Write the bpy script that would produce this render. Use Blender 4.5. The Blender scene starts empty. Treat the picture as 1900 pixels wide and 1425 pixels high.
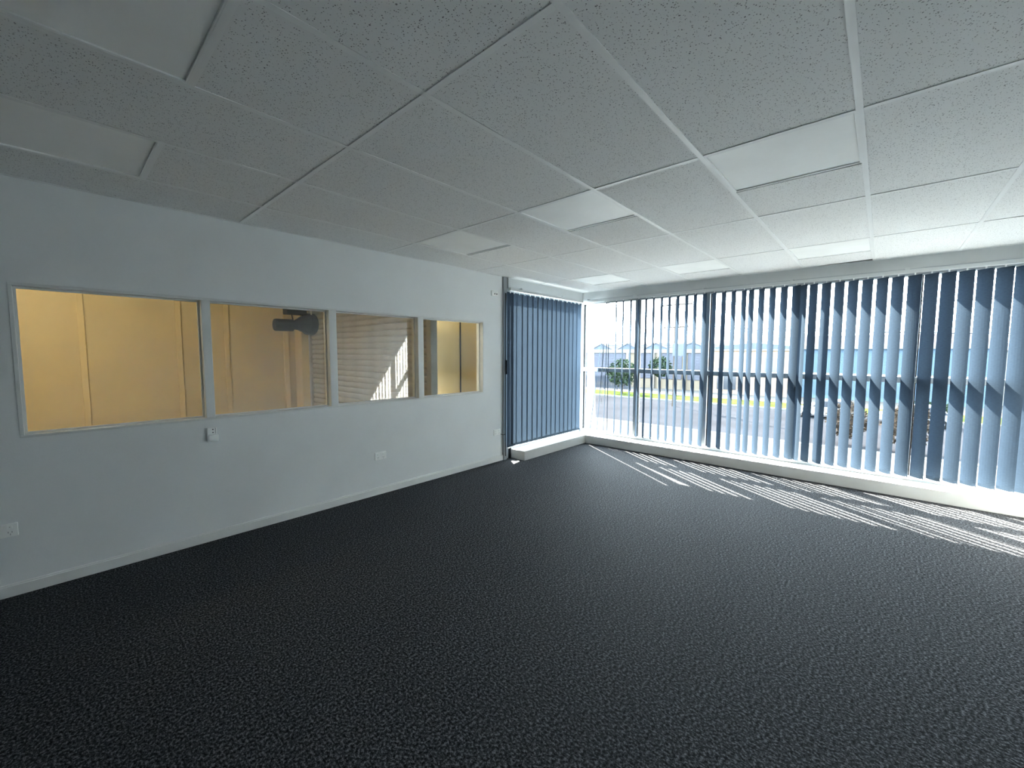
import bpy, math, random
from mathutils import Matrix, Vector
random.seed(7)
sc = bpy.context.scene
col = sc.collection

# ------------------------------------------------------------------ camera
F_PX = 762.5
YAW, PITCH, ROLL = math.radians(41.999), math.radians(4.2895), math.radians(0.1666)
CAM_Z = 1.39
fw = Vector((math.cos(YAW)*math.cos(PITCH), math.sin(YAW)*math.cos(PITCH), -math.sin(PITCH)))
rt0 = Vector((math.sin(YAW), -math.cos(YAW), 0))
up0 = rt0.cross(fw)
rt = rt0*math.cos(ROLL) + up0*math.sin(ROLL)
up = -rt0*math.sin(ROLL) + up0*math.cos(ROLL)
cam = bpy.data.cameras.new('camera')
cam.sensor_width = 36.0
cam.lens = F_PX*36.0/1900.0
cam.clip_start = 0.02
cam.clip_end = 1000
cam_o = bpy.data.objects.new('camera', cam)
col.objects.link(cam_o)
cam_o.matrix_world = Matrix(((rt.x, up.x, -fw.x, 0), (rt.y, up.y, -fw.y, 0), (rt.z, up.z, -fw.z, CAM_Z), (0, 0, 0, 1)))
sc.camera = cam_o

# ------------------------------------------------------------------ light
SKY_STRENGTH = 7.5
SUN_STRENGTH = 22.0
w = bpy.data.worlds.new('sky')
sc.world = w
w.use_nodes = True
bg = w.node_tree.nodes['Background']
bg.inputs[0].default_value = (0.80, 0.92, 1.0, 1)
bg.inputs[1].default_value = SKY_STRENGTH
sun = bpy.data.lights.new('sun', 'SUN')
sun.energy = SUN_STRENGTH
sun.angle = math.radians(0.5)
sun.color = (1.0, 0.93, 0.82)
sun_o = bpy.data.objects.new('sun', sun)
col.objects.link(sun_o)
SUN_DIR = Vector((-1.0, -1.46, -1.462)).normalized()
sun_o.rotation_euler = SUN_DIR.to_track_quat('-Z', 'Y').to_euler()
sun_o.location = (12, 16, 14)
sc.view_settings.view_transform = 'Standard'
sc.view_settings.look = 'None'
sc.view_settings.gamma = 1.0
sc.view_settings.use_curve_mapping = False
sc.view_settings.exposure = 2.45
sc.cycles.use_denoising = True
sc.cycles.max_bounces = 12
sc.cycles.diffuse_bounces = 8
sc.cycles.transparent_max_bounces = 16
sc.cycles.caustics_reflective = False
sc.cycles.caustics_refractive = False

# ------------------------------------------------------------------ materials
def nt(name):
    m = bpy.data.materials.new(name)
    m.use_nodes = True
    return m, m.node_tree.nodes, m.node_tree.links, m.node_tree.nodes['Principled BSDF']

def plain(name, rgb, rough=0.6, metal=0.0, var=0.06, scale=6.0, spec=0.4, bump=0.0, bscale=200.0):
    """a painted / moulded surface: base colour with faint mottling"""
    m, N, L, b = nt(name)
    b.inputs['Roughness'].default_value = rough
    b.inputs['Metallic'].default_value = metal
    b.inputs['Specular IOR Level'].default_value = spec
    tc = N.new('ShaderNodeTexCoord')
    n = N.new('ShaderNodeTexNoise')
    n.inputs['Scale'].default_value = scale
    n.inputs['Detail'].default_value = 4
    r = N.new('ShaderNodeValToRGB')
    r.color_ramp.elements[0].position = 0.3
    r.color_ramp.elements[1].position = 0.7
    r.color_ramp.elements[0].color = (*[c*(1-var) for c in rgb], 1)
    r.color_ramp.elements[1].color = (*[min(1, c*(1+var)) for c in rgb], 1)
    L.new(tc.outputs['Object'], n.inputs['Vector'])
    L.new(n.outputs['Fac'], r.inputs['Fac'])
    L.new(r.outputs['Color'], b.inputs['Base Color'])
    if bump:
        n2 = N.new('ShaderNodeTexNoise')
        n2.inputs['Scale'].default_value = bscale
        bp = N.new('ShaderNodeBump')
        bp.inputs['Strength'].default_value = bump
        bp.inputs['Distance'].default_value = 0.002
        L.new(tc.outputs['Object'], n2.inputs['Vector'])
        L.new(n2.outputs['Fac'], bp.inputs['Height'])
        L.new(bp.outputs['Normal'], b.inputs['Normal'])
    return m

def carpet_mat():
    m, N, L, b = nt('carpet')
    b.inputs['Roughness'].default_value = 0.75
    b.inputs['Specular IOR Level'].default_value = 0.03
    b.inputs['Sheen Weight'].default_value = 0.0
    b.inputs['Sheen Roughness'].default_value = 0.5
    b.inputs['Sheen Tint'].default_value = (0.6, 0.62, 0.66, 1)
    tc = N.new('ShaderNodeTexCoord')
    n1 = N.new('ShaderNodeTexNoise'); n1.inputs['Scale'].default_value = 115; n1.inputs['Detail'].default_value = 4; n1.inputs['Roughness'].default_value = 0.75
    n2 = N.new('ShaderNodeTexNoise'); n2.inputs['Scale'].default_value = 2.2; n2.inputs['Detail'].default_value = 3
    mp = N.new('ShaderNodeMapping'); mp.inputs['Scale'].default_value = (1.0, 0.7, 1)
    L.new(tc.outputs['Object'], mp.inputs['Vector'])
    L.new(mp.outputs['Vector'], n1.inputs['Vector'])
    L.new(tc.outputs['Object'], n2.inputs['Vector'])
    r = N.new('ShaderNodeValToRGB')
    e = r.color_ramp.elements
    e[0].position = 0.40; e[0].color = (0.006, 0.0063, 0.007, 1)
    e[1].position = 0.62; e[1].color = (0.165, 0.168, 0.18, 1)
    k = e.new(0.52); k.color = (0.040, 0.0415, 0.0455, 1)
    L.new(n1.outputs['Fac'], r.inputs['Fac'])
    mx = N.new('ShaderNodeMix'); mx.data_type = 'RGBA'; mx.blend_type = 'MULTIPLY'
    mx.inputs[0].default_value = 0.35
    L.new(r.outputs['Color'], mx.inputs[6])
    r2 = N.new('ShaderNodeValToRGB'); r2.color_ramp.elements[0].color = (0.55, 0.55, 0.55, 1); r2.color_ramp.elements[1].color = (1, 1, 1, 1)
    L.new(n2.outputs['Fac'], r2.inputs['Fac'])
    L.new(r2.outputs['Color'], mx.inputs[7])
    L.new(mx.outputs[2], b.inputs['Base Color'])
    bp = N.new('ShaderNodeBump'); bp.inputs['Strength'].default_value = 0.25; bp.inputs['Distance'].default_value = 0.003
    L.new(n1.outputs['Fac'], bp.inputs['Height'])
    L.new(bp.outputs['Normal'], b.inputs['Normal'])
    return m

def tile_mat():
    """mineral-fibre ceiling tile: white with pin holes and short fissures"""
    m, N, L, b = nt('mineral_fibre_tile')
    b.inputs['Roughness'].default_value = 0.95
    b.inputs['Specular IOR Level'].default_value = 0.1
    tc = N.new('ShaderNodeTexCoord')
    geo = N.new('ShaderNodeNewGeometry')
    wn = N.new('ShaderNodeTexNoise'); wn.inputs['Scale'].default_value = 60
    wp = N.new('ShaderNodeMix'); wp.data_type = 'RGBA'; wp.blend_type = 'ADD'; wp.inputs[0].default_value = 0.012
    L.new(geo.outputs['Position'], wn.inputs['Vector'])
    L.new(geo.outputs['Position'], wp.inputs[6])
    L.new(wn.outputs['Color'], wp.inputs[7])
    v = N.new('ShaderNodeTexVoronoi'); v.inputs['Scale'].default_value = 160; v.inputs['Randomness'].default_value = 1.0
    L.new(wp.outputs[2], v.inputs['Vector'])
    # dot radius varies per cell
    sep = N.new('ShaderNodeSeparateColor')
    L.new(v.outputs['Color'], sep.inputs['Color'])
    rad = N.new('ShaderNodeMapRange'); rad.inputs[1].default_value = 0.12; rad.inputs[2].default_value = 1; rad.inputs[3].default_value = 0.0; rad.inputs[4].default_value = 0.38
    L.new(sep.outputs['Red'], rad.inputs[0])
    sub = N.new('ShaderNodeMath'); sub.operation = 'SUBTRACT'
    L.new(rad.outputs[0], sub.inputs[0]); L.new(v.outputs['Distance'], sub.inputs[1])
    st = N.new('ShaderNodeMapRange'); st.inputs[1].default_value = -0.02; st.inputs[2].default_value = 0.08
    L.new(sub.outputs[0], st.inputs[0])
    mx = N.new('ShaderNodeMix'); mx.data_type = 'RGBA'
    mx.inputs[6].default_value = (0.82, 0.825, 0.815, 1)
    mx.inputs[7].default_value = (0.20, 0.20, 0.20, 1)
    L.new(st.outputs[0], mx.inputs[0])
    L.new(mx.outputs[2], b.inputs['Base Color'])
    return m

def glass_mat(name, tint=(0.93, 0.96, 0.96), f0=0.04):
    m = bpy.data.materials.new(name)
    m.use_nodes = True
    N, L = m.node_tree.nodes, m.node_tree.links
    N.remove(N['Principled BSDF'])
    out = N['Material Output']
    t = N.new('ShaderNodeBsdfTransparent'); t.inputs[0].default_value = (*tint, 1)
    g = N.new('ShaderNodeBsdfGlossy'); g.inputs['Roughness'].default_value = 0.0
    # Schlick reflectance, the same from either side of a pane
    lw_ = N.new('ShaderNodeLayerWeight'); lw_.inputs['Blend'].default_value = 0.5
    pw = N.new('ShaderNodeMath'); pw.operation = 'POWER'; pw.inputs[1].default_value = 5.0
    L.new(lw_.outputs['Facing'], pw.inputs[0])
    f = N.new('ShaderNodeMath'); f.operation = 'MULTIPLY_ADD'; f.inputs[1].default_value = 1-f0; f.inputs[2].default_value = f0
    L.new(pw.outputs[0], f.inputs[0])
    mx = N.new('ShaderNodeMixShader')
    L.new(f.outputs[0], mx.inputs[0]); L.new(t.outputs[0], mx.inputs[1]); L.new(g.outputs[0], mx.inputs[2])
    L.new(mx.outputs[0], out.inputs['Surface'])
    return m

def fabric_mat():
    m = bpy.data.materials.new('blind_fabric')
    m.use_nodes = True
    N, L = m.node_tree.nodes, m.node_tree.links
    N.remove(N['Principled BSDF'])
    out = N['Material Output']
    tc = N.new('ShaderNodeTexCoord')
    mp = N.new('ShaderNodeMapping'); mp.inputs['Scale'].default_value = (40, 40, 260)
    n = N.new('ShaderNodeTexNoise'); n.inputs['Scale'].default_value = 1.0; n.inputs['Detail'].default_value = 2
    L.new(tc.outputs['Object'], mp.inputs['Vector']); L.new(mp.outputs['Vector'], n.inputs['Vector'])
    r = N.new('ShaderNodeValToRGB')
    r.color_ramp.elements[0].position = 0.25; r.color_ramp.elements[0].color = (0.041, 0.060, 0.086, 1)
    r.color_ramp.elements[1].position = 0.75; r.color_ramp.elements[1].color = (0.055, 0.079, 0.110, 1)
    L.new(n.outputs['Fac'], r.inputs['Fac'])
    d = N.new('ShaderNodeBsdfDiffuse'); tr = N.new('ShaderNodeBsdfTranslucent')
    L.new(r.outputs['Color'], d.inputs['Color']); L.new(r.outputs['Color'], tr.inputs['Color'])
    mx = N.new('ShaderNodeMixShader'); mx.inputs[0].default_value = 0.09
    L.new(d.outputs[0], mx.inputs[1]); L.new(tr.outputs[0], mx.inputs[2])
    L.new(mx.outputs[0], out.inputs['Surface'])
    return m

def emit_mat(name, rgb, s):
    m, N, L, b = nt(name)
    b.inputs['Base Color'].default_value = (*rgb, 1)
    b.inputs['Emission Color'].default_value = (*rgb, 1)
    b.inputs['Emission Strength'].default_value = s
    return m

def brick_mat(name, c1, c2, mortar):
    m, N, L, b = nt(name)
    b.inputs['Roughness'].default_value = 0.9
    tc = N.new('ShaderNodeTexCoord')
    mp = N.new('ShaderNodeMapping'); mp.inputs['Rotation'].default_value = (math.pi/2, 0, math.pi/2)
    br = N.new('ShaderNodeTexBrick'); br.inputs['Scale'].default_value = 2.2
    br.inputs['Color1'].default_value = (*c1, 1); br.inputs['Color2'].default_value = (*c2, 1); br.inputs['Mortar'].default_value = (*mortar, 1)
    L.new(tc.outputs['Object'], mp.inputs['Vector']); L.new(mp.outputs['Vector'], br.inputs['Vector'])
    L.new(br.outputs['Color'], b.inputs['Base Color'])
    return m

M = {}
M['wall'] = plain('wall_paint', (0.80, 0.82, 0.82), 0.6, var=0.02, scale=3, bump=0.15, bscale=140)
M['ceil_deck'] = plain('plenum_dark', (0.05, 0.05, 0.05), 0.9)
M['tile'] = tile_mat()
M['tee'] = plain('tee_white', (0.84, 0.85, 0.84), 0.35, var=0.02, spec=0.5)
M['diffuser'] = plain('opal_diffuser', (0.93, 0.94, 0.92), 0.45, var=0.05, scale=2.5)
M['carpet'] = carpet_mat()
M['gloss_white'] = plain('gloss_white_paint', (0.80, 0.81, 0.79), 0.35, var=0.02)
M['sill'] = plain('sill_paint', (0.60, 0.60, 0.58), 0.45, var=0.03)
M['frame_white'] = plain('frame_white', (0.72, 0.74, 0.73), 0.4, var=0.03)
M['alum'] = plain('window_aluminium', (0.40, 0.43, 0.45), 0.4, metal=0.0, var=0.04)
M['post'] = plain('grey_aluminium_post', (0.34, 0.36, 0.37), 0.4, metal=0.0, var=0.05)
M['black'] = plain('black_rubber', (0.012, 0.012, 0.013), 0.8)
M['fascia'] = plain('fascia_paint', (0.58, 0.60, 0.60), 0.6, var=0.02)
M['glass'] = glass_mat('window_glass', (0.96, 0.98, 0.98), 0.04)
M['glass_in'] = glass_mat('interior_glass', (0.93, 0.94, 0.92), 0.055)
M['fabric'] = fabric_mat()
M['plastic'] = plain('white_plastic', (0.93, 0.94, 0.92), 0.35, var=0.01)
M['grey_plastic'] = plain('mid_grey_plastic', (0.32, 0.33, 0.33), 0.5, var=0.02)  # flat grey for outlet slots and switch dots
M['chain'] = plain('bead_chain_white', (0.75, 0.77, 0.76), 0.4)
M['yellow'] = plain('cream_yellow_paint', (0.64, 0.52, 0.30), 0.75, var=0.05, scale=2)
M['yellow2'] = plain('cream_yellow_trim', (0.70, 0.56, 0.30), 0.6, var=0.04, scale=4)
M['shutter'] = plain('galvanised_lath', (0.42, 0.40, 0.37), 0.55, metal=0.1, var=0.10, scale=5)
M['motor'] = plain('motor_black', (0.012, 0.0125, 0.014), 0.5)
M['cable'] = plain('pale_cable', (0.6, 0.58, 0.5), 0.6)
M['concrete_in'] = plain('grey_concrete', (0.30, 0.29, 0.27), 0.9, var=0.1)
M['tube'] = emit_mat('lamp_tube', (1.0, 0.89, 0.70), 42.0)
# outside
M['asphalt'] = plain('asphalt', (0.0139, 0.0139, 0.0156), 0.95, var=0.15, scale=0.4, spec=0.0)
M['concrete'] = plain('pale_concrete', (0.0403, 0.0391, 0.0378), 0.95, var=0.10, scale=0.5, spec=0.0)
M['kerb'] = plain('kerb_concrete', (0.0605, 0.0605, 0.0580), 0.9, spec=0.0)
M['grass'] = plain('verge_grass', (0.0214, 0.0277, 0.0076), 1.0, var=0.35, scale=0.8, spec=0.0)
M['roof_blue'] = plain('roof_blue_grey', (0.0403, 0.0479, 0.0605), 0.7, var=0.1, scale=0.6, spec=0.0)
M['roof_purple'] = plain('roof_mauve_grey', (0.0428, 0.0403, 0.0479), 0.7, var=0.06, scale=0.6, spec=0.0)
M['white_out'] = plain('white_render', (0.0945, 0.0945, 0.0907), 0.8, var=0.04, spec=0.0)
M['cream_out'] = plain('cream_render', (0.0794, 0.0680, 0.0529), 0.85, var=0.06, spec=0.0)
M['door_grey'] = plain('roller_door_grey', (0.0378, 0.0403, 0.0504), 0.6, var=0.08, spec=0.0)
M['brick'] = brick_mat('orange_brick', (0.10, 0.062, 0.037), (0.12, 0.078, 0.05), (0.125, 0.114, 0.1))
M['blue_clad'] = plain('blue_cladding', (0.0403, 0.0605, 0.0832), 0.6, var=0.05, spec=0.0)
M['win_out'] = plain('dark_window_glass', (0.0126, 0.0151, 0.0202), 0.15)
M['pole'] = plain('weathered_timber_pole', (0.0302, 0.0252, 0.0214), 0.9, var=0.2, spec=0.0)
M['steel_box'] = plain('transformer_grey', (0.0428, 0.0479, 0.0554), 0.6, spec=0.0)
M['wire'] = plain('power_wire', (0.0101, 0.0101, 0.0113), 0.6, spec=0.0)
M['leaf'] = plain('leaf_green', (0.0088, 0.0139, 0.0076), 0.7, var=0.4, scale=3, spec=0.0)
M['leaf_brown'] = plain('leaf_brown', (0.0189, 0.0146, 0.0113), 0.8, var=0.35, scale=4, spec=0.0)
M['trunk'] = plain('bark', (0.0202, 0.0151, 0.0113), 0.9, var=0.2, spec=0.0)
M['fence'] = plain('fence_steel_blue', (0.0176, 0.0202, 0.0265), 0.6, spec=0.0)
M['car_white'] = plain('car_paint_white', (0.1386, 0.1411, 0.1436), 0.25, var=0.01)
M['car_silver'] = plain('car_paint_silver', (0.0756, 0.0806, 0.0907), 0.25, var=0.01)
M['tyre'] = plain('tyre', (0.0050, 0.0050, 0.0050), 0.9, spec=0.0)

# ------------------------------------------------------------------ mesh helpers
class MB:
    def __init__(s): s.v = []; s.f = []
    def box(s, x0, x1, y0, y1, z0, z1):
        b = len(s.v)
        s.v += [(x0,y0,z0),(x1,y0,z0),(x1,y1,z0),(x0,y1,z0),(x0,y0,z1),(x1,y0,z1),(x1,y1,z1),(x0,y1,z1)]
        s.f += [(b,b+3,b+2,b+1),(b+4,b+5,b+6,b+7),(b,b+1,b+5,b+4),(b+1,b+2,b+6,b+5),(b+2,b+3,b+7,b+6),(b+3,b,b+4,b+7)]
        return s
    def prism(s, pts, axis, a, c):
        """2-D polygon (ccw) extruded along axis from a to c; pts are the other two coordinates in cyclic order"""
        n = len(pts); b = len(s.v)
        def P(p, t):
            return (t, p[0], p[1]) if axis == 'x' else ((p[1], t, p[0]) if axis == 'y' else (p[0], p[1], t))
        s.v += [P(p, a) for p in pts] + [P(p, c) for p in pts]
        s.f.append(tuple(b+i for i in reversed(range(n)))); s.f.append(tuple(b+n+i for i in range(n)))
        for i in range(n):
            j = (i+1) % n
            s.f.append((b+i, b+j, b+n+j, b+n+i))
        return s
    def tube(s, pts, r, k=6, cap=True):
        pts = [Vector(p) for p in pts]; rings = []
        for i, p in enumerate(pts):
            d = (pts[min(i+1, len(pts)-1)] - pts[max(i-1, 0)]).normalized()
            ref = Vector((0, 0, 1)) if abs(d.z) < 0.9 else Vector((1, 0, 0))
            a = d.cross(ref).normalized(); c = d.cross(a)
            rr = r[i] if isinstance(r, (list, tuple)) else r
            b = len(s.v)
            s.v += [tuple(p + (a*math.cos(2*math.pi*q/k) + c*math.sin(2*math.pi*q/k))*rr) for q in range(k)]
            rings.append(b)
        for i in range(len(rings)-1):
            for q in range(k):
                q2 = (q+1) % k
                s.f.append((rings[i]+q, rings[i]+q2, rings[i+1]+q2, rings[i+1]+q))
        if cap:
            s.f.append(tuple(rings[0]+q for q in reversed(range(k)))); s.f.append(tuple(rings[-1]+q for q in range(k)))
        return s
    def mesh(s, name, mat):
        me = bpy.data.meshes.new(name)
        me.from_pydata(s.v, [], s.f); me.update()
        me.materials.append(M[mat])
        return me
    def build(s, name, mat, parent=None, bevel=0.0, seg=2, smooth=False):
        o = bpy.data.objects.new(name, s.mesh(name, mat))
        col.objects.link(o)
        if parent is not None: o.parent = parent
        if bevel:
            md = o.modifiers.new('bevel', 'BEVEL'); md.width = bevel; md.segments = seg; md.limit_method = 'ANGLE'
        if smooth:
            for p in o.data.polygons: p.use_smooth = True
        return o

def tag(o, label, cat, group=None):
    o['label'] = label; o['category'] = cat
    if group: o['group'] = group
    return o
def struct(o):
    o['kind'] = 'structure'; return o
def empty(name, loc=(0, 0, 0)):
    o = bpy.data.objects.new(name, None); o.empty_display_size = 0.1
    col.objects.link(o); o.location = loc
    return o
def inst(mesh, name, parent=None, loc=(0, 0, 0), rz=0.0, rot=None):
    o = bpy.data.objects.new(name, mesh); col.objects.link(o)
    if parent is not None: o.parent = parent
    o.location = loc; o.rotation_euler = rot if rot else (0, 0, rz)
    return o
def box(name, mat, b, parent=None, bevel=0.0):
    return MB().box(*b).build(name, mat, parent, bevel)

# ------------------------------------------------------------------ room shell
XW, XO = 5.70, 5.80          # window frame inner / outer face
YL, YR = 3.624, -1.01        # left wall face, right wall face
XB = -3.40                   # wall behind the photographer
ZC = 2.355                   # suspended ceiling
ZD = 2.72                    # deck above

struct(box('floor', 'carpet', (XB, XW, YR, 3.64, -0.12, 0.0)))
# left wall around the strip of internal windows
WX0, WX1, WZ0, WZ1 = -0.157, 3.505, 0.900, 1.777
lw = MB()
lw.box(XB, WX0, YL, YL+0.11, 0, ZD); lw.box(WX1, 3.84, YL, YL+0.11, 0, ZD)
lw.box(WX0, WX1, YL, YL+0.11, 0, WZ0); lw.box(WX0, WX1, YL, YL+0.11, WZ1, ZD)
struct(lw.build('wall_left', 'wall'))
struct(box('wall_right', 'wall', (XB, XO, YR-0.12, YR, -0.12, ZD)))
struct(box('wall_back', 'wall', (XB-0.12, XB, YR-0.12, YL+0.11, -0.12, ZD)))
# fascia over and spandrel under the long window
wf = MB()
wf.box(XW, 5.92, YR-0.12, 3.86, 2.235, ZD); wf.box(XW, XO, YR-0.12, 3.74, -3.61, 0.125)
struct(wf.build('wall_front', 'fascia'))
ws = MB()
ws.box(3.95, XW, 3.62, 3.74, 2.235, ZD); ws.box(4.02, XW, 3.62, 3.74, -3.61, 0.12)
struct(ws.build('wall_side', 'fascia'))
# skirtings
def skirting(name, b, side):
    o = MB()
    if side == 'y':   # along x, face towards -y
        x0, x1, yf, d = b
        o.box(x0, x1, min(yf, yf+d), max(yf, yf+d), 0, 0.062)
        o.box(x0, x1, min(yf+d*0.35, yf+d), max(yf+d*0.35, yf+d), 0.062, 0.072)
    else:
        y0, y1, xf, d = b
        o.box(min(xf, xf+d), max(xf, xf+d), y0, y1, 0, 0.072)
    return struct(o.build(name, 'gloss_white', bevel=0.002))
skirting('baseboard_left', (XB, 3.84, YL-0.016, 0.016), 'y')
skirting('baseboard_right', (XB, 5.46, YR+0.016, -0.016), 'y')
skirting('baseboard_back', (YR+0.016, YL-0.016, XB+0.016, -0.016), 'x')
# boxed sills
struct(box('trim_1', 'sill', (5.46, XW, YR, 3.62, 0, 0.122), bevel=0.004))
struct(box('trim_2', 'sill', (4.00, 5.46, 3.38, 3.62, 0, 0.122), bevel=0.004))
# aluminium post closing the plaster wall
po = box('trim_3', 'post', (3.84, 3.905, 3.598, 3.735, 0, 2.352), bevel=0.003)
struct(po)
box('channel', 'black', (3.868, 3.878, 3.594, 3.600, 0.05, 2.15), po)
box('head_block', 'fascia', (3.905, 3.965, 3.585, 3.70, 2.215, 2.352), po, 0.003)
box('latch', 'motor', (3.874, 3.892, 3.580, 3.598, 1.12, 1.30), po, 0.003)
box('dark_gap_fill', 'black', (3.962, 4.02, 3.63, 3.70, 0.0, 0.13), po)  # black block put in for the darkness of the open gap

# ------------------------------------------------------------------ suspended ceiling
ceil = struct(box('ceiling', 'ceil_deck', (XB, XW, YR, YL, ZD-0.02, ZD+0.1)))
U = [XB, -2.618, -1.418, -0.218, 0.982, 2.184, 3.384, 4.580, XW]
V = [YL, 3.119, 2.521, 1.922, 1.321, 0.717, 0.119, -0.480, YR]
PANEL_ROWS = (3, 5, 7)       # the bays (by index in U) that start with a light
PANEL_COLS = (1, 3, 5)
ZT = ZC                       # underside of the tiles
lights = []
def add_tile(x0, x1, y0, y1, tilt=0.0):
    g = 0.004
    b = MB()
    b.box(-(x1-x0)/2+g, (x1-x0)/2-g, -(y1-y0)/2+g, (y1-y0)/2-g, 0, 0.015)
    o = b.build('ceiling_tile', 'tile', ceil)
    o.location = ((x0+x1)/2, (y0+y1)/2, ZT + random.uniform(0, 0.0015))
    o.rotation_euler = (random.uniform(-.0012, .0012), tilt, 0)
    return o
for i in range(len(U)-1):
    for j in range(len(V)-1):
        x0, x1, y1, y0 = U[i], U[i+1], V[j], V[j+1]
        if i in PANEL_ROWS and j in PANEL_COLS:
            lights.append((x0, x0+0.60, y0, y1, i, j))
            if i == 3: add_tile(x0+0.60, x1, y0, y1)
            elif i == 7 and j == 5:
                # the cut tile that slipped: its window edge hangs back and leaves a dark wedge
                b = MB()
                b.prism([(x0+0.614, y0+.004), (x1-0.085, y0+.004), (x1-0.004, y1-.004), (x0+0.614, y1-.004)], 'z', ZT+.001, ZT+.016)
                b.build('ceiling_tile', 'tile', ceil)
            else: add_tile(x0+0.614, x1, y0, y1)
        else:
            add_tile(x0, x1, y0, y1)
TW = 0.012
def tee(name, b, stem):
    o = MB(); x0, x1, y0, y1 = b
    o.box(x0, x1, y0, y1, ZC-0.0028, ZC-0.0005)
    if stem == 'x': o.box(x0, x1, (y0+y1)/2-.001, (y0+y1)/2+.001, ZC-0.0005, ZC+0.032)
    else: o.box((x0+x1)/2-.001, (x0+x1)/2+.001, y0, y1, ZC-0.0005, ZC+0.032)
    return o.build(name, 'tee', ceil)
for y in V[1:-1]:
    tee('main_tee', (XB, XW, y-TW, y+TW), 'x')
for x in U[1:-1]:
    for j in range(len(V)-1):
        tee('cross_tee', (x-TW, x+TW, V[j+1]+TW+.0005, V[j]-TW-.0005), 'y')
for j in PANEL_COLS:
    tee('cross_tee', (0.382-TW, 0.382+TW, V[j+1]+TW+.0005, V[j]-TW-.0005), 'y')
# wall angles
for b in ((XB, XW, YL-0.02, YL), (XB, XW, YR, YR+0.02)):
    MB().box(b[0], b[1], b[2], b[3], ZC-0.0030, ZC-0.0008).build('wall_angle', 'tee', ceil)
for b in ((XB, XB+0.02), (XW-0.02, XW)):
    MB().box(b[0], b[1], YR+0.021, YL-0.021, ZC-0.0030, ZC-0.0008).build('wall_angle', 'tee', ceil)

rowname = {3: 'nearest the camera', 5: 'in the middle row', 7: 'by the window blinds'}
colname = {1: 'beside the left wall', 3: 'in the middle of the ceiling', 5: 'towards the right wall'}
for (x0, x1, y0, y1, i, j) in lights:
    cx, cy = (x0+x1)/2, (y0+y1)/2
    t = empty('ceiling_light', (cx, cy, ZC))
    tag(t, 'square unlit white ceiling light %s, %s' % (rowname[i], colname[j]), 'ceiling light', 'square recessed ceiling lights')
    hx, hy, fwid = 0.296, (y1-y0)/2-0.005, 0.014
    fr = MB()
    for b in ((-hx, hx, -hy, -hy+fwid), (-hx, hx, hy-fwid, hy), (-hx, -hx+fwid, -hy+fwid, hy-fwid), (hx-fwid, hx, -hy+fwid, hy-fwid)):
        fr.box(b[0], b[1], b[2], b[3], -0.002, 0.02)
    fr.build('frame', 'tee', t, 0.0015)
    box('diffuser', 'diffuser', (-hx+fwid+.001, hx-fwid-.001, -hy+fwid+.001, hy-fwid-.001, 0.004, 0.009), t)
    box('housing', 'gloss_white', (-hx+.01, hx-.01, -hy+.01, hy-.01, 0.02, 0.09), t)

# ------------------------------------------------------------------ strip of internal windows
PX = [(-0.140, 0.714), (0.768, 1.622), (1.690, 2.552), (2.622, 3.490)]
fz0, fz1 = 0.914, 1.760
f = MB()
f.box(WX0, WX1, YL-0.004, YL+0.11, WZ0, fz0); f.box(WX0, WX1, YL-0.004, YL+0.11, fz1, WZ1)
f.box(WX0, PX[0][0], YL-0.004, YL+0.11, fz0, fz1); f.box(PX[3][1], WX1, YL-0.004, YL+0.11, fz0, fz1)
win1 = struct(f.build('window_1', 'frame_white', bevel=0.0015))
for k in range(3):
    a, b = PX[k][1], PX[k+1][0]
    box('mullion', 'frame_white', (a, b, YL-0.004, YL+0.11, fz0, fz1), win1, 0.003)
for (a, b) in PX:
    MB().box(a, b, 3.688, 3.692, fz0, fz1).build('pane', 'glass_in', win1)
    bd = MB()
    bd.box(a, b, 3.676, 3.688, fz0, fz0+.012); bd.box(a, b, 3.676, 3.688, fz1-.012, fz1)
    bd.box(a, a+.012, 3.676, 3.688, fz0+.012, fz1-.012); bd.box(b-.012, b, 3.676, 3.688, fz0+.012, fz1-.012)
    bd.build('glazing_bead', 'frame_white', win1)

# ------------------------------------------------------------------ outside windows
ZH, ZB = 2.165, 0.165        # glass top / bottom
T0, T1 = 1.105, 1.165        # transom
MU = [3.66, 2.69, 1.72, 0.75, -0.22, YR]
f = MB()
f.box(XW, XO, YR, 3.72, ZH, 2.235); f.box(XW, XO, YR, 3.72, 0.125, ZB)
win2 = struct(f.build('window_2', 'alum', bevel=0.002))
box('corner_post', 'alum', (XW, XO, 3.60, 3.72, ZB, ZH), win2, 0.003)
for y in MU[1:5]:
    box('mullion', 'alum', (XW, XO, y-0.026, y+0.026, ZB, ZH), win2, 0.002)
for k in range(5):
    ya, yb = MU[k]-(0.06 if k == 0 else 0.026), MU[k+1]+(0.026 if k < 4 else 0)
    box('transom', 'alum', (XW, XO, yb, ya, T0, T1), win2, 0.002)
    box('pane', 'glass', (5.765, 5.771, yb, ya, ZB, T0), win2)
    box('pane', 'glass', (5.765, 5.771, yb, ya, T1, ZH), win2)
    box('mullion_shade', 'black', (5.735, 5.765, ya-0.012, ya, ZB, ZH), win2)  # black strip painting in the shade on the frame's side face
f = MB()
f.box(3.905, XW, 3.63, 3.73, ZH, 2.235); f.box(4.02, XW, 3.63, 3.73, 0.12, ZB)
f.box(3.905, 3.962, 3.63, 3.73, 0.0, ZH)
win3 = struct(f.build('window_3', 'alum', bevel=0.002))
box('pane', 'glass', (3.962, XW, 3.695, 3.701, ZB, ZH), win3)

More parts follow.
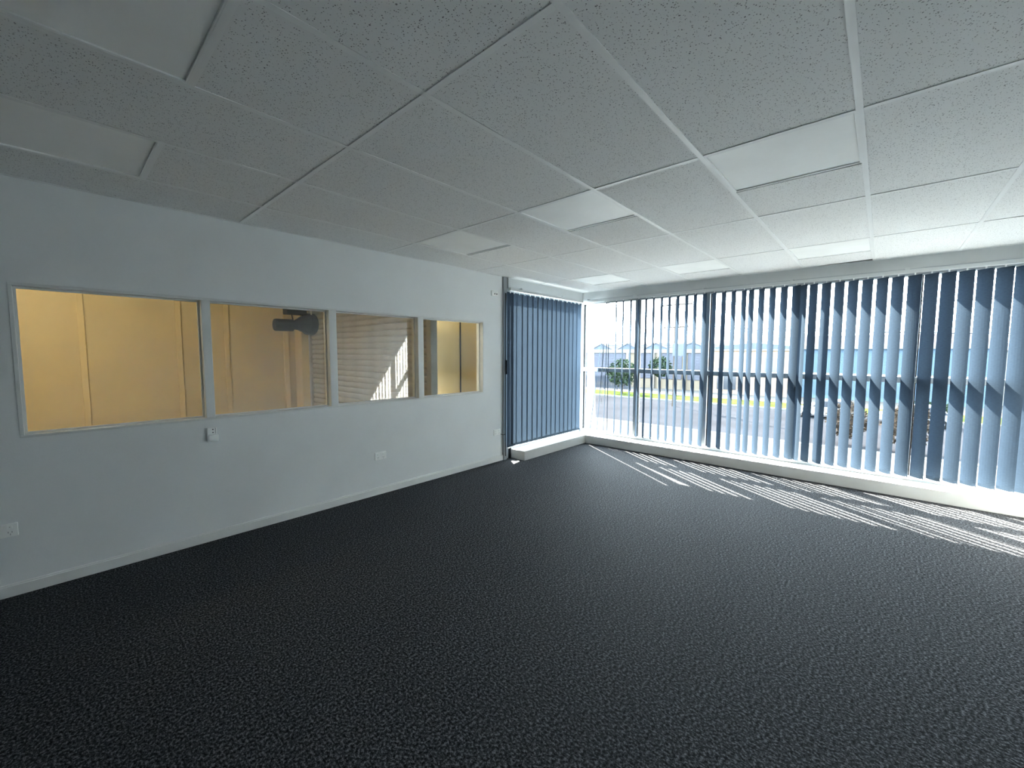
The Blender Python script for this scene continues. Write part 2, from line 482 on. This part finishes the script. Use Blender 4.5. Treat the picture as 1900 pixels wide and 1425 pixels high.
# ------------------------------------------------------------------ vertical blinds
SW, STK = 0.127, 0.0012
S_TOP, S_BOT = 2.160, 0.172
def sheet(w_, z0, z1, off, mat, name):
    # a single cloth sheet, bowed a little across its width
    o = MB(); n_ = 6
    for i in range(n_+1):
        x = -w_/2 + w_*i/n_; y = 0.0035*(1-(2*x/SW)**2) + off
        o.v += [(x, y, z0), (x, y, z1)]
    for i in range(n_):
        o.f.append((2*i, 2*i+2, 2*i+3, 2*i+1))
    return o.mesh(name, mat)
slat_me = sheet(SW, S_BOT-S_TOP, 0, 0, 'fabric', 'slat')
pocket_me = MB().box(-SW/2+.003, SW/2-.003, 0.0008, 0.0024, S_BOT-S_TOP+.003, S_BOT-S_TOP+.030).mesh('weight_pocket', 'fabric')
hanger_me = MB().box(-.006, .006, -.002, .002, -0.012, 0.022).mesh('hanger', 'plastic')
def slat(parent, x, y, deg, lean=(0, 0)):
    o = inst(slat_me, 'slat', parent, (x, y, S_TOP))
    o.rotation_euler = (lean[0], lean[1], math.radians(deg))
    p = inst(pocket_me, 'weight_pocket', o)
    h = inst(hanger_me, 'hanger', o)
    return o
def chain(parent, a, b, sag):
    pts = []
    for k in range(7):
        t = k/6
        pts.append((a[0]+(b[0]-a[0])*t, a[1]+(b[1]-a[1])*t, a[2]+(b[2]-a[2])*t - sag*4*t*(1-t)))
    MB().tube(pts, 0.0016, 4).build('bottom_chain', 'chain', parent)

BX = 5.645
bl = empty('vertical_blind', (0, 0, 0))
tag(bl, 'half-open blue-grey vertical blind hanging across the long window', 'blind')
hr = box('headrail', 'fascia', (BX-0.022, BX+0.022, YR+0.012, 3.60, 2.182, 2.216), bl, 0.003)
for y in (3.49, 2.71, 1.762, 0.812, -0.135, -0.93):
    box('bracket', 'fascia', (BX-0.026, XW, y-0.014, y+0.014, 2.216, 2.232), hr, 0.002)
ys = [(2.992, 36), (2.880, 37), (2.758, 37), (2.640, 37), (2.530, 37), (2.420, 37), (2.305, 37), (2.198, 37), (2.086, 38), (1.970, 38), (1.862, 38),
      (1.746, 40), (1.630, 38), (1.518, 39), (1.406, 38), (1.292, 38), (1.212, 39), (1.106, 40), (0.994, 40), (0.880, 42), (0.764, 46), (0.694, 36),
      (0.606, 42), (0.494, 46), (0.382, 46), (0.270, 45), (0.156, 45), (0.042, 45), (-0.072, 45), (-0.192, 50), (-0.306, 47), (-0.420, 47), (-0.534, 47), (-0.648, 48), (-0.762, 48), (-0.874, 49), (-0.955, 49)]
prev = None
for k, (y, a) in enumerate(ys):
    slat(bl, BX, y, a)
    c, s_ = math.cos(math.radians(a)), math.sin(math.radians(a))
    ends = [(BX-c*SW/2*.92, y-s_*SW/2*.92, S_BOT+.006), (BX+c*SW/2*.92, y+s_*SW/2*.92, S_BOT+.006)]
    if prev is not None:
        chain(bl, prev[0], ends[0], 0.012); chain(bl, prev[1], ends[1], 0.012)
    prev = ends
# the bunched slats at the corner end, their feet drawn out by the chain
for y, a, foot in ((3.158, 34, 3.410), (3.146, 34, 3.285), (3.130, 34, 3.170), (3.112, 34, 3.110)):
    o = slat(bl, BX, y, a)
    # swing the foot along the wall
    o.matrix_basis = Matrix.Translation((BX, y, S_TOP)) @ Matrix.Rotation(math.atan2(foot-y, S_TOP-S_BOT), 4, 'X') @ Matrix.Rotation(math.radians(a), 4, 'Z')
MB().tube([(BX-.03, 3.20, 2.18), (BX-.034, 3.195, 1.4), (BX-.03, 3.20, 0.62)], 0.0018, 5).build('control_cord', 'chain', bl)
MB().tube([(BX-.03, 3.17, 2.18), (BX-.034, 3.172, 1.4), (BX-.03, 3.20, 0.62)], 0.0018, 5).build('control_cord', 'chain', bl)

BY = 3.560
bs = empty('vertical_blind', (0, 0, 0))
tag(bs, 'closed blue vertical blind covering the narrow side window at the corner', 'blind')
hr = box('headrail', 'fascia', (3.90, 5.60, BY-0.022, BY+0.022, 2.182, 2.216), bs, 0.003)
for x in (4.13, 5.06):
    box('bracket', 'fascia', (x-.014, x+.014, BY-0.026, 3.62, 2.216, 2.232), hr, 0.002)
xs = [(3.905, 1.0, 0.012), (3.985, 2.0, 0.002)] + [(4.098+0.1085*k, -4.0, 0) for k in range(14)]
prev = None
for k, (x, a, off) in enumerate(xs):
    slat(bs, x, BY-off, a + random.uniform(-0.7, 0.7))
    c = math.cos(math.radians(a)); s_ = math.sin(math.radians(a))
    e = (x-c*SW/2*.92, BY-off-s_*SW/2*.92-.003, S_BOT+.010)
    if prev is not None:
        chain(bs, prev, e, 0.022)
    prev = e

# ------------------------------------------------------------------ wall fittings
def outlet(cx, cz, label, cat='power outlet', w_=0.120, h_=0.076):
    t = empty('power_outlet', (cx, YL, cz)); tag(t, label, cat, 'white double power outlets')
    box('plate', 'plastic', (-w_/2, w_/2, -0.011, 0, -h_/2, h_/2), t, 0.003)
    for sx in (-1, 1):
        r = box('switch', 'plastic', (sx*0.030-.010, sx*0.030+.010, -0.016, -0.0105, 0.010, 0.024), t, 0.002)
        box('switch_dot', 'grey_plastic', (sx*0.030-.002, sx*0.030+.002, -0.0165, -0.0158, 0.018, 0.021), r)
        s3 = MB()
        for q in (-1, 1):
            x = sx*0.030+q*0.007
            s3.box(x-.0014, x+.0014, -0.0114, -0.0108, -.016, -.006)
        s3.box(sx*0.030-.0013, sx*0.030+.0013, -0.0114, -0.0108, -.029, -.019)
        s3.build('socket_slots', 'grey_plastic', t)
    return t
outlet(-0.252, 0.384, 'white double power outlet low on the wall at the left edge')
outlet(2.090, 0.380, 'white double power outlet below the third internal window pane')
outlet(3.735, 0.381, 'white double power outlet low beside the grey post')
t = empty('wall_socket', (3.692, YL, 2.128)); tag(t, 'small white socket high on the wall near the ceiling', 'wall socket')
box('plate', 'plastic', (-.055, .055, -0.014, 0, -.033, .033), t, 0.004)
for sx in (-0.004, 0.030):
    MB().tube([(sx, -0.0138, -0.006), (sx, -0.0150, -0.006)], 0.0085, 10).build('socket_hole', 'black', t)
for sx in (-.030, -.006, .020):
    box('switch', 'plastic', (sx-.008, sx+.008, -0.020, -0.0135, .010, .024), t, .002)
t = empty('data_outlet', (0.741, YL, 0.795)); tag(t, 'small white data outlet box under the first internal window mullion', 'data outlet')
box('plate', 'plastic', (-.031, .027, -0.020, 0, -.004, .047), t, 0.003)
box('cover_box', 'plastic', (-.031, .033, -0.034, 0, -.053, -.006), t, 0.004)
for zz in (0.012, 0.034):
    MB().tube([(0.002, -0.0198, zz), (0.002, -0.0212, zz)], 0.0042, 8).build('port', 'black', t)
box('shutter', 'grey_plastic', (.016, .019, -0.0212, -0.0198, 0.002, 0.044), t)
tag(MB().tube([(3.795, YL-.004, 0.352), (3.815, YL-.012, 0.340), (3.835, YL-.024, 0.335), (3.852, YL-.030, 0.338), (3.862, YL-.030, 0.341)], 0.0035, 6).build('cable_stub', 'black'),
    'short black cable running from the low outlet into the grey post', 'cable')
sp = MB(); sp.prism([(-.020, -.006), (.004, -.012), (.022, .000), (.012, .011), (-.016, .008)], 'z', 0.0, 0.006)
o = sp.build('paper_scrap', 'plastic'); o.location = (3.915, 3.415, 0.0); tag(o, 'tiny white scrap lying on the carpet by the boxed sill', 'scrap')

# ------------------------------------------------------------------ space behind the internal windows
YF = 7.30; XS = 2.85; XF = -2.0
struct(box('floor_beyond', 'concrete_in', (XF, XS+0.1, YL+0.11, YF+0.1, -0.12, 0.0)))
struct(box('ceiling_beyond', 'yellow', (XF, XS+0.1, YL+0.11, YF+0.1, 2.75, 2.85)))
wb = struct(box('wall_beyond', 'yellow', (XF, XS+0.12, YF, YF+0.12, 0, 2.75)))
for x in (-0.72, 0.235, 1.17, 1.735):
    MB().box(x-.030, x+.030, YF-.022, YF, 0, 2.75).build('cover_strip', 'yellow2', wb, 0.004)
struct(box('wall_foyer_end', 'yellow', (XF-0.12, XF, YL+0.11, YF+0.12, 0, 2.75)))
# pier and wall carrying the shutter guide on the far side
struct(MB().box(XS-0.16, XS+0.12, 7.02, YF, 0, 2.75).box(XS-0.34, XS-0.27, YF-0.06, YF, 0, 2.75).build('wall_pier', 'yellow2', bevel=0.006))
rs = empty('roller_shutter', (XS, 0, 0)); tag(rs, 'closed galvanised roller shutter behind the internal windows', 'roller shutter')
lath = MB()
pitch = 0.079
prof = [(0.0, 0.0), (-0.006, 0.004), (-0.020, 0.020), (-0.023, 0.040), (-0.020, 0.060), (-0.006, 0.076), (0.0, 0.080), (0.006, 0.080), (0.006, 0.0)]
b0 = len(lath.v)
for yy in (3.80, 6.98):
    lath.v += [(p[0], yy, p[1]) for p in prof]
n = len(prof)
for i in range(n):
    j = (i+1) % n
    lath.f.append((i, j, n+j, n+i))
lath.f.append(tuple(range(n))); lath.f.append(tuple(range(2*n-1, n-1, -1)))
lath_me = lath.mesh('lath', 'shutter')
for k in range(34):
    inst(lath_me, 'lath', rs, (0, 0, 0.02+pitch*k))
MB().box(-0.05, 0.04, 3.735, 3.82, 0, 2.75).build('guide_rail', 'shutter', rs, .004)
MB().box(-0.05, 0.04, 6.96, 7.02, 0, 2.75).build('guide_rail', 'shutter', rs, .004)
mo = empty('shutter_motor', (XS-0.03, 0, 0)); tag(mo, 'black shutter motor with control box mounted at the shutter side', 'motor')
MB().tube([(-0.62, 6.72, 1.80), (-0.60, 6.72, 1.80), (-0.36, 6.74, 1.805)], [0.085, 0.092, 0.092], 14).build('motor_body', 'motor', mo, .004)
MB().tube([(-0.36, 6.74, 1.805), (-0.28, 6.76, 1.82), (-0.12, 6.80, 1.84)], [0.06, 0.085, 0.165], 14).build('gear_housing', 'motor', mo)
MB().tube([(-0.13, 6.80, 1.84), (-0.03, 6.82, 1.84)], [0.17, 0.17], 16).build('chain_wheel', 'motor', mo)
MB().box(-0.45, -0.16, 6.68, 6.86, 1.97, 2.16).build('control_box', 'motor', mo, .01)
for x in (-0.36, -0.20):
    MB().tube([(x, 6.76, 1.98), (x+.02, 6.75, 1.86)], 0.008, 6).build('conduit', 'black', mo)
MB().tube([(-0.13, 6.70, 2.26), (-0.10, 6.68, 2.12), (-0.09, 6.70, 1.98)], 0.012, 6).build('pale_cable', 'cable', mo)
# lamp on the foyer ceiling
la = empty('batten_light', (-0.7, 5.3, 2.75)); tag(la, 'lit fluorescent batten on the ceiling behind the internal windows', 'lamp')
box('housing', 'gloss_white', (-.6, .6, -.05, .05, -.06, 0), la, .005)
MB().tube([(-.58, 0, -.085), (.58, 0, -.085)], 0.014, 10).build('tube', 'tube', la)
# beyond the shutter: short exterior return behind the last pane
wr = struct(box('wall_return', 'yellow', (XS+0.12, 3.97, 3.95, 4.05, -3.61, 2.85)))
box('joint', 'black', (3.405, 3.418, 3.940, 3.95, 0, 2.85), wr)
struct(box('wall_light_block', 'yellow', (3.88, 3.97, 3.765, 3.95, -3.61, 2.85)))  # unseen end wall, added to keep daylight out of the niche
struct(box('ceiling_return', 'yellow', (XS+0.12, 3.97, YL+0.12, 4.05, 2.85, 2.95)))
struct(box('floor_return', 'concrete_in', (XS+0.12, 3.88, YL+0.12, 3.95, -0.12, 0.0)))

# ------------------------------------------------------------------ outside: ground
GZ = -3.61
def ground(name, mat, x0, x1, y0, y1, z=GZ):
    return struct(box(name, mat, (x0, x1, y0, y1, z-0.3, z)))
ground('driveway', 'concrete', 5.8, 27.4, -60, 90)
ground('road', 'asphalt', 28.0, 44.0, -60, 120, GZ-0.10)
ground('kerb_near', 'kerb', 27.4, 28.0, -60, 120, GZ+0.03)
ground('kerb_far', 'kerb', 44.0, 44.5, -60, 120, GZ+0.03)
ground('grass_verge', 'grass', 44.5, 50.0, -60, 120)
ground('footpath', 'kerb', 50.0, 51.6, -60, 120, GZ+0.01)
ground('forecourt', 'concrete', 51.6, 140, -60, 160)

# tapered white pylon
py = MB(); x, y = 21.4, 12.9
b = [(-.27, -.27), (.27, -.27), (.27, .27), (-.27, .27)]; tpt = [(-.10, -.10), (.10, -.10), (.10, .10), (-.10, .10)]
py.v = [(p[0], p[1], 0) for p in b] + [(p[0], p[1], 5.45) for p in tpt]
py.f = [(3, 2, 1, 0), (4, 5, 6, 7), (0, 1, 5, 4), (1, 2, 6, 5), (2, 3, 7, 6), (3, 0, 4, 7)]
t = empty('pylon', (x, y, GZ)); tag(t, 'tall tapered white pylon outside the corner pane', 'pylon')
py.build('shaft', 'white_out', t, .02); box('footing', 'kerb', (-.45, .45, -.45, .45, 0, .12), t, .02)

# ---------------- buildings across the street
def gable(name, mat, parent, x0, x1, y0, y1, ze, zr):
    o = MB(); ym = (y0+y1)/2
    o.prism([(y0, ze), (y1, ze), (ym, zr)], 'x', x0, x1)
    return o.build(name, mat, parent)
def doors(parent, y0, y1, z0, z1, X, n=10):
    d = box('roller_door', 'door_grey', (X-.06, X, y0, y1, z0, z1), parent)
    k = MB(); h = (z1-z0)/n
    for i in range(n):
        k.box(X-.09, X-.06, y0, y1, z0+h*i+h*.15, z0+h*i+h*.85)
    k.build('door_ribs', 'door_grey', d)
BXF = 58.0
bA = empty('factory_building', (0, 0, 0)); tag(bA, 'cream factory with grey roller doors and blue-grey gable roofs', 'building')
box('wall', 'cream_out', (BXF, 74, 16.6, 52, GZ, 1.55), bA)
box('white_fascia', 'white_out', (BXF-.25, BXF+.2, 16.6, 52, 1.50, 2.0), bA)
for (y0, y1) in ((29.0, 34.6), (35.4, 41), (24.9, 26.8), (20.6, 23.4), (17.2, 19.8)):
    doors(bA, y0, y1, -3.0 if y1 > 28 else -2.2, 1.45, BXF)
for y in (16.7, 20.1, 23.8, 24.6, 27.2, 28.6, 35.0, 41.5):
    box('pier', 'white_out' if y in (24.6, 28.6, 35.0) else 'cream_out', (BXF-.35, BXF, y-.18, y+.18, GZ, 1.5), bA)
for k, (y0, y1) in enumerate(((40.5, 46), (35.6, 40.4), (31.0, 35.5), (26.8, 30.9), (22.2, 26.7), (16.6, 22.1))):
    r = gable('roof', 'roof_blue', bA, BXF+.3, 76, y0, y1, 2.0, 2.98)
    ym = (y0+y1)/2
    MB().prism([(y0-.1, 1.98), (y0+.25, 1.98), (ym, 2.92), (y1-.25, 1.98), (y1+.1, 1.98), (ym, 3.08)], 'x', BXF+.15, BXF+.32).build('barge_board', 'white_out', r)
    for q in (.33, .66):
        MB().prism([(y0+(ym-y0)*q-.08, 2.0+.98*q+.01), (y0+(ym-y0)*q+.08, 2.0+.98*q+.05), (y0+(ym-y0)*q+.08, 2.0+.98*q+.12), (y0+(ym-y0)*q-.08, 2.0+.98*q+.08)], 'x', BXF+.4, 75).build('skylight_strip', 'white_out', r)
bB = empty('brick_building', (0, 0, 0)); tag(bB, 'orange brick warehouse across the street beside the blue shed', 'building')
box('wall', 'brick', (BXF-1.5, 72, 7.9, 16.4, GZ, 1.75), bB)
box('parapet_cap', 'white_out', (BXF-1.65, BXF-1.2, 7.9, 16.4, 1.75, 1.95), bB)
MB().prism([(7.9, 1.9), (16.4, 1.9), (16.4, 2.3), (12, 2.8), (7.9, 2.3)], 'x', BXF, 72).build('roof', 'roof_blue', bB)
for (y0, y1, z0, z1) in ((8.6, 10.4, -.9, .9), (13.4, 15.6, -3.1, -.4)):
    wn = box('window', 'win_out', (BXF-1.56, BXF-1.5, y0, y1, z0, z1), bB)
    for q in (1, 2):
        box('glazing_bar', 'white_out', (BXF-1.60, BXF-1.56, y0+(y1-y0)*q/3-.04, y0+(y1-y0)*q/3+.04, z0, z1), wn)
box('band', 'white_out', (BXF-1.56, BXF-1.5, 7.9, 16.4, -1.05, -.85), bB)
bC = empty('blue_shed', (0, 0, 0)); tag(bC, 'large shed with blue horizontal cladding and mauve roof across the street', 'building')
box('wall', 'blue_clad', (BXF, 80, -7.5, 7.6, GZ, 2.0), bC)
MB().prism([(2.35, BXF-.3), (3.7, 66), (3.7, 80), (2.35, 80)], 'y', -7.6, 7.7).build('roof', 'roof_purple', bC)
box('gutter', 'white_out', (BXF-.4, BXF, -7.6, 7.7, 1.95, 2.36), bC)
cl = MB().box(-.05, 0, -7.5, 7.6, 0, .085).mesh('cladding_board', 'blue_clad')
for k in range(30):
    z = GZ+.5+k*.18
    if not (-.95 < z < -.65): inst(cl, 'cladding_board', bC, (BXF, 0, z))
box('white_band', 'white_out', (BXF-.08, BXF, -7.5, 7.6, -.98, -.70), bC)
bD = empty('low_shed', (0, 0, 0)); tag(bD, 'low pale shed at the far right of the street', 'building')
box('wall', 'white_out', (BXF+4, 80, -40, -7.9, GZ, 1.8), bD)
MB().prism([(1.8, BXF+3.7), (2.7, 70), (1.8, 80)], 'y', -40.2, -7.7).build('roof', 'roof_blue', bD)

# ---------------- power pole and wires
pp = empty('power_pole', (40.0, 14.9, GZ)); tag(pp, 'timber power pole with cross arms and grey transformer box', 'power pole')
MB().tube([(0, 0, -.3), (0, 0, 10.2)], [.16, .11], 10).build('pole', 'pole', pp)
for z, hw in ((9.6, 1.5), (7.45, 1.2)):
    a = box('cross_arm', 'pole', (-.06, .06, -hw, hw, z, z+.12), pp)
    for q in (-.9, -.45, .45, .9):
        MB().tube([(0, q*hw, z+.12), (0, q*hw, z+.30)], .05, 8).build('insulator', 'white_out', a)
tb = box('transformer_box', 'steel_box', (-.55, -.12, -1.05, .05, 4.75, 5.95), pp, .03)
for q in (-.8, -.3):
    MB().tube([(-.35, q, 5.95), (-.35, q, 6.2)], .05, 8).build('bushing', 'white_out', tb)
wl = [('upper', 40, 14.0, 5.99+.25, -40, 5.9), ('upper', 40, 15.9, 5.99+.25, -40, 5.95), ('lower', 40, 14.1, 3.84+.25, -40, 3.7), ('lower', 40, 15.7, 3.84+.25, -40, 3.75)]
names = ['right-hand wire from the upper arm of the power pole', 'left-hand wire from the upper arm of the power pole', 'right-hand wire from the lower arm of the power pole', 'left-hand wire from the lower arm of the power pole']
for (k, x, y, z, y2, z2), nm in zip(wl, names):
    pts = []
    for q in range(13):
        tt = q/12
        pts.append((x+1.0*tt, y+(y2-y)*tt, z+(z2-z)*tt-1.3*4*tt*(1-tt)))
    tag(MB().tube(pts, .022, 5).build('power_line', 'wire'), 'black ' + nm, 'wire', 'overhead wires')

# ---------------- planting
def foliage(name, mat, parent, c, r, n, size):
    o = MB()
    for _ in range(n):
        while True:
            p = Vector((random.uniform(-1, 1), random.uniform(-1, 1), random.uniform(-1, 1)))
            if p.length <= 1 and p.length > .35: break
        p = Vector((c[0]+p.x*r[0], c[1]+p.y*r[1], c[2]+p.z*r[2]))
        a = Vector((random.gauss(0, 1), random.gauss(0, 1), random.gauss(0, 1))).normalized()
        b_ = a.cross(Vector((random.gauss(0, 1), random.gauss(0, 1), random.gauss(0, 1)))).normalized()
        s = size*random.uniform(.6, 1.3)
        k = len(o.v)
        o.v += [tuple(p+a*s), tuple(p+b_*s*.5), tuple(p-a*s), tuple(p-b_*s*.5)]
        o.f.append((k, k+1, k+2, k+3))
    f_ = o.build(name, mat, parent); f_['kind'] = 'stuff'
    return f_
def tree(x, y, h, r, label, n=900, mat='leaf', name='tree'):
    t = empty(name, (x, y, GZ)); tag(t, label, name.replace('_', ' '), 'trees along the street' if name == 'tree' else None)
    MB().tube([(0, 0, -.1), (.1, .05, h*.4), (0, 0, h*.75)], [.16, .12, .06], 8).build('trunk', 'trunk', t)
    foliage('foliage', mat, t, (0, 0, h-r*.9), (r, r, r*.9), n, .22)
    return t
tree(47.5, 24.2, 4.3, 1.9, 'leafy street tree on the verge in front of the grey roller doors')
tree(53.0, 21.6, 4.6, 1.5, 'small tree against the cream factory wall beside the power pole')
for k, (x, y, h, r) in enumerate(((108, 70, 8.3, 4), (112, 60, 8.0, 5), (110, 49, 8.4, 5), (115, 40, 8.2, 4), (112, 30, 8.1, 5))):
    tree(x, y, h, r, ['distant tree rising behind the leftmost factory roof', 'distant tree second from the left above the factory roofs', 'distant tree in the middle above the factory roofs', 'distant tree above the factory roofs left of the power pole', 'distant tree above the brick warehouse roof'][k], 700)
def shrub(x, y, h, r, label, mat):
    t = empty('shrub', (x, y, GZ)); tag(t, label, 'shrub', 'shrubs by the driveway')
    for q in range(4):
        MB().tube([(0, 0, -.05), (random.uniform(-.4, .4)*r, random.uniform(-.4, .4)*r, h*.8)], [.05, .02], 5).build('stem', 'trunk', t)
    foliage('foliage', mat, t, (0, 0, h*.55), (r, r, h*.48), 900, .13)
shrub(29.6, 1.3, 2.3, 1.0, 'left one of two brown shrubs growing beside the driveway', 'leaf_brown')
shrub(29.2, -1.2, 2.4, 1.1, 'right one of two brown shrubs growing beside the driveway', 'leaf_brown')
shrub(47.0, -3.0, 1.2, 1.6, 'low green shrub on the verge before the blue shed', 'leaf')
fe = empty('metal_fence', (52.0, 0, GZ)); tag(fe, 'dark steel fence in front of the grey roller doors', 'fence')
for y in (25.2, 27.2, 29.2, 31.2, 33.2):
    box('post', 'fence', (-.05, .05, y-.05, y+.05, 0, 1.9), fe)
for k in range(40):
    box('paling', 'fence', (-.02, .02, 25.3+k*.2, 25.44+k*.2, .1, 1.8), fe)
for z in (.4, 1.5):
    box('rail', 'fence', (.02, .06, 25.2, 33.2, z, z+.08), fe)

# ---------------- parked cars
def car(x, y, label, mat):
    t = empty('car', (x, y, GZ-.10)); tag(t, label, 'car', 'cars parked on the street')
    b_ = MB()
    pr = [(-2.1, .28), (2.1, .28), (2.14, .72), (1.25, .90), (-2.0, .95), (-2.15, .7)]
    b_.prism(pr, 'x', -.85, .85)
    b_.build('body', mat, t, .06)
    c_ = MB(); c_.prism([(-1.75, .93), (1.1, .90), (.35, 1.42), (-1.2, 1.45)], 'x', -.74, .74)
    cb = c_.build('cabin_glass', 'win_out', t, .05)
    r_ = MB(); r_.prism([(-1.22, 1.43), (.40, 1.40), (.30, 1.47), (-1.12, 1.50)], 'x', -.72, .72); r_.build('roof', mat, t, .02)
    for sx in (-.78, .78):
        for yy in (-1.3, 1.35):
            w_ = MB().tube([(sx-.09, yy, .31), (sx+.09, yy, .31)], .31, 16).build('wheel', 'tyre', t)
            MB().tube([(sx-.095, yy, .31), (sx+.095, yy, .31)], .18, 12).build('hub_cap', 'car_silver', w_)
car(41.2, 3.0, 'white parked car seen between the middle slats', 'car_white')
car(41.2, -1.9, 'silver parked car behind the right-hand slats', 'car_silver')
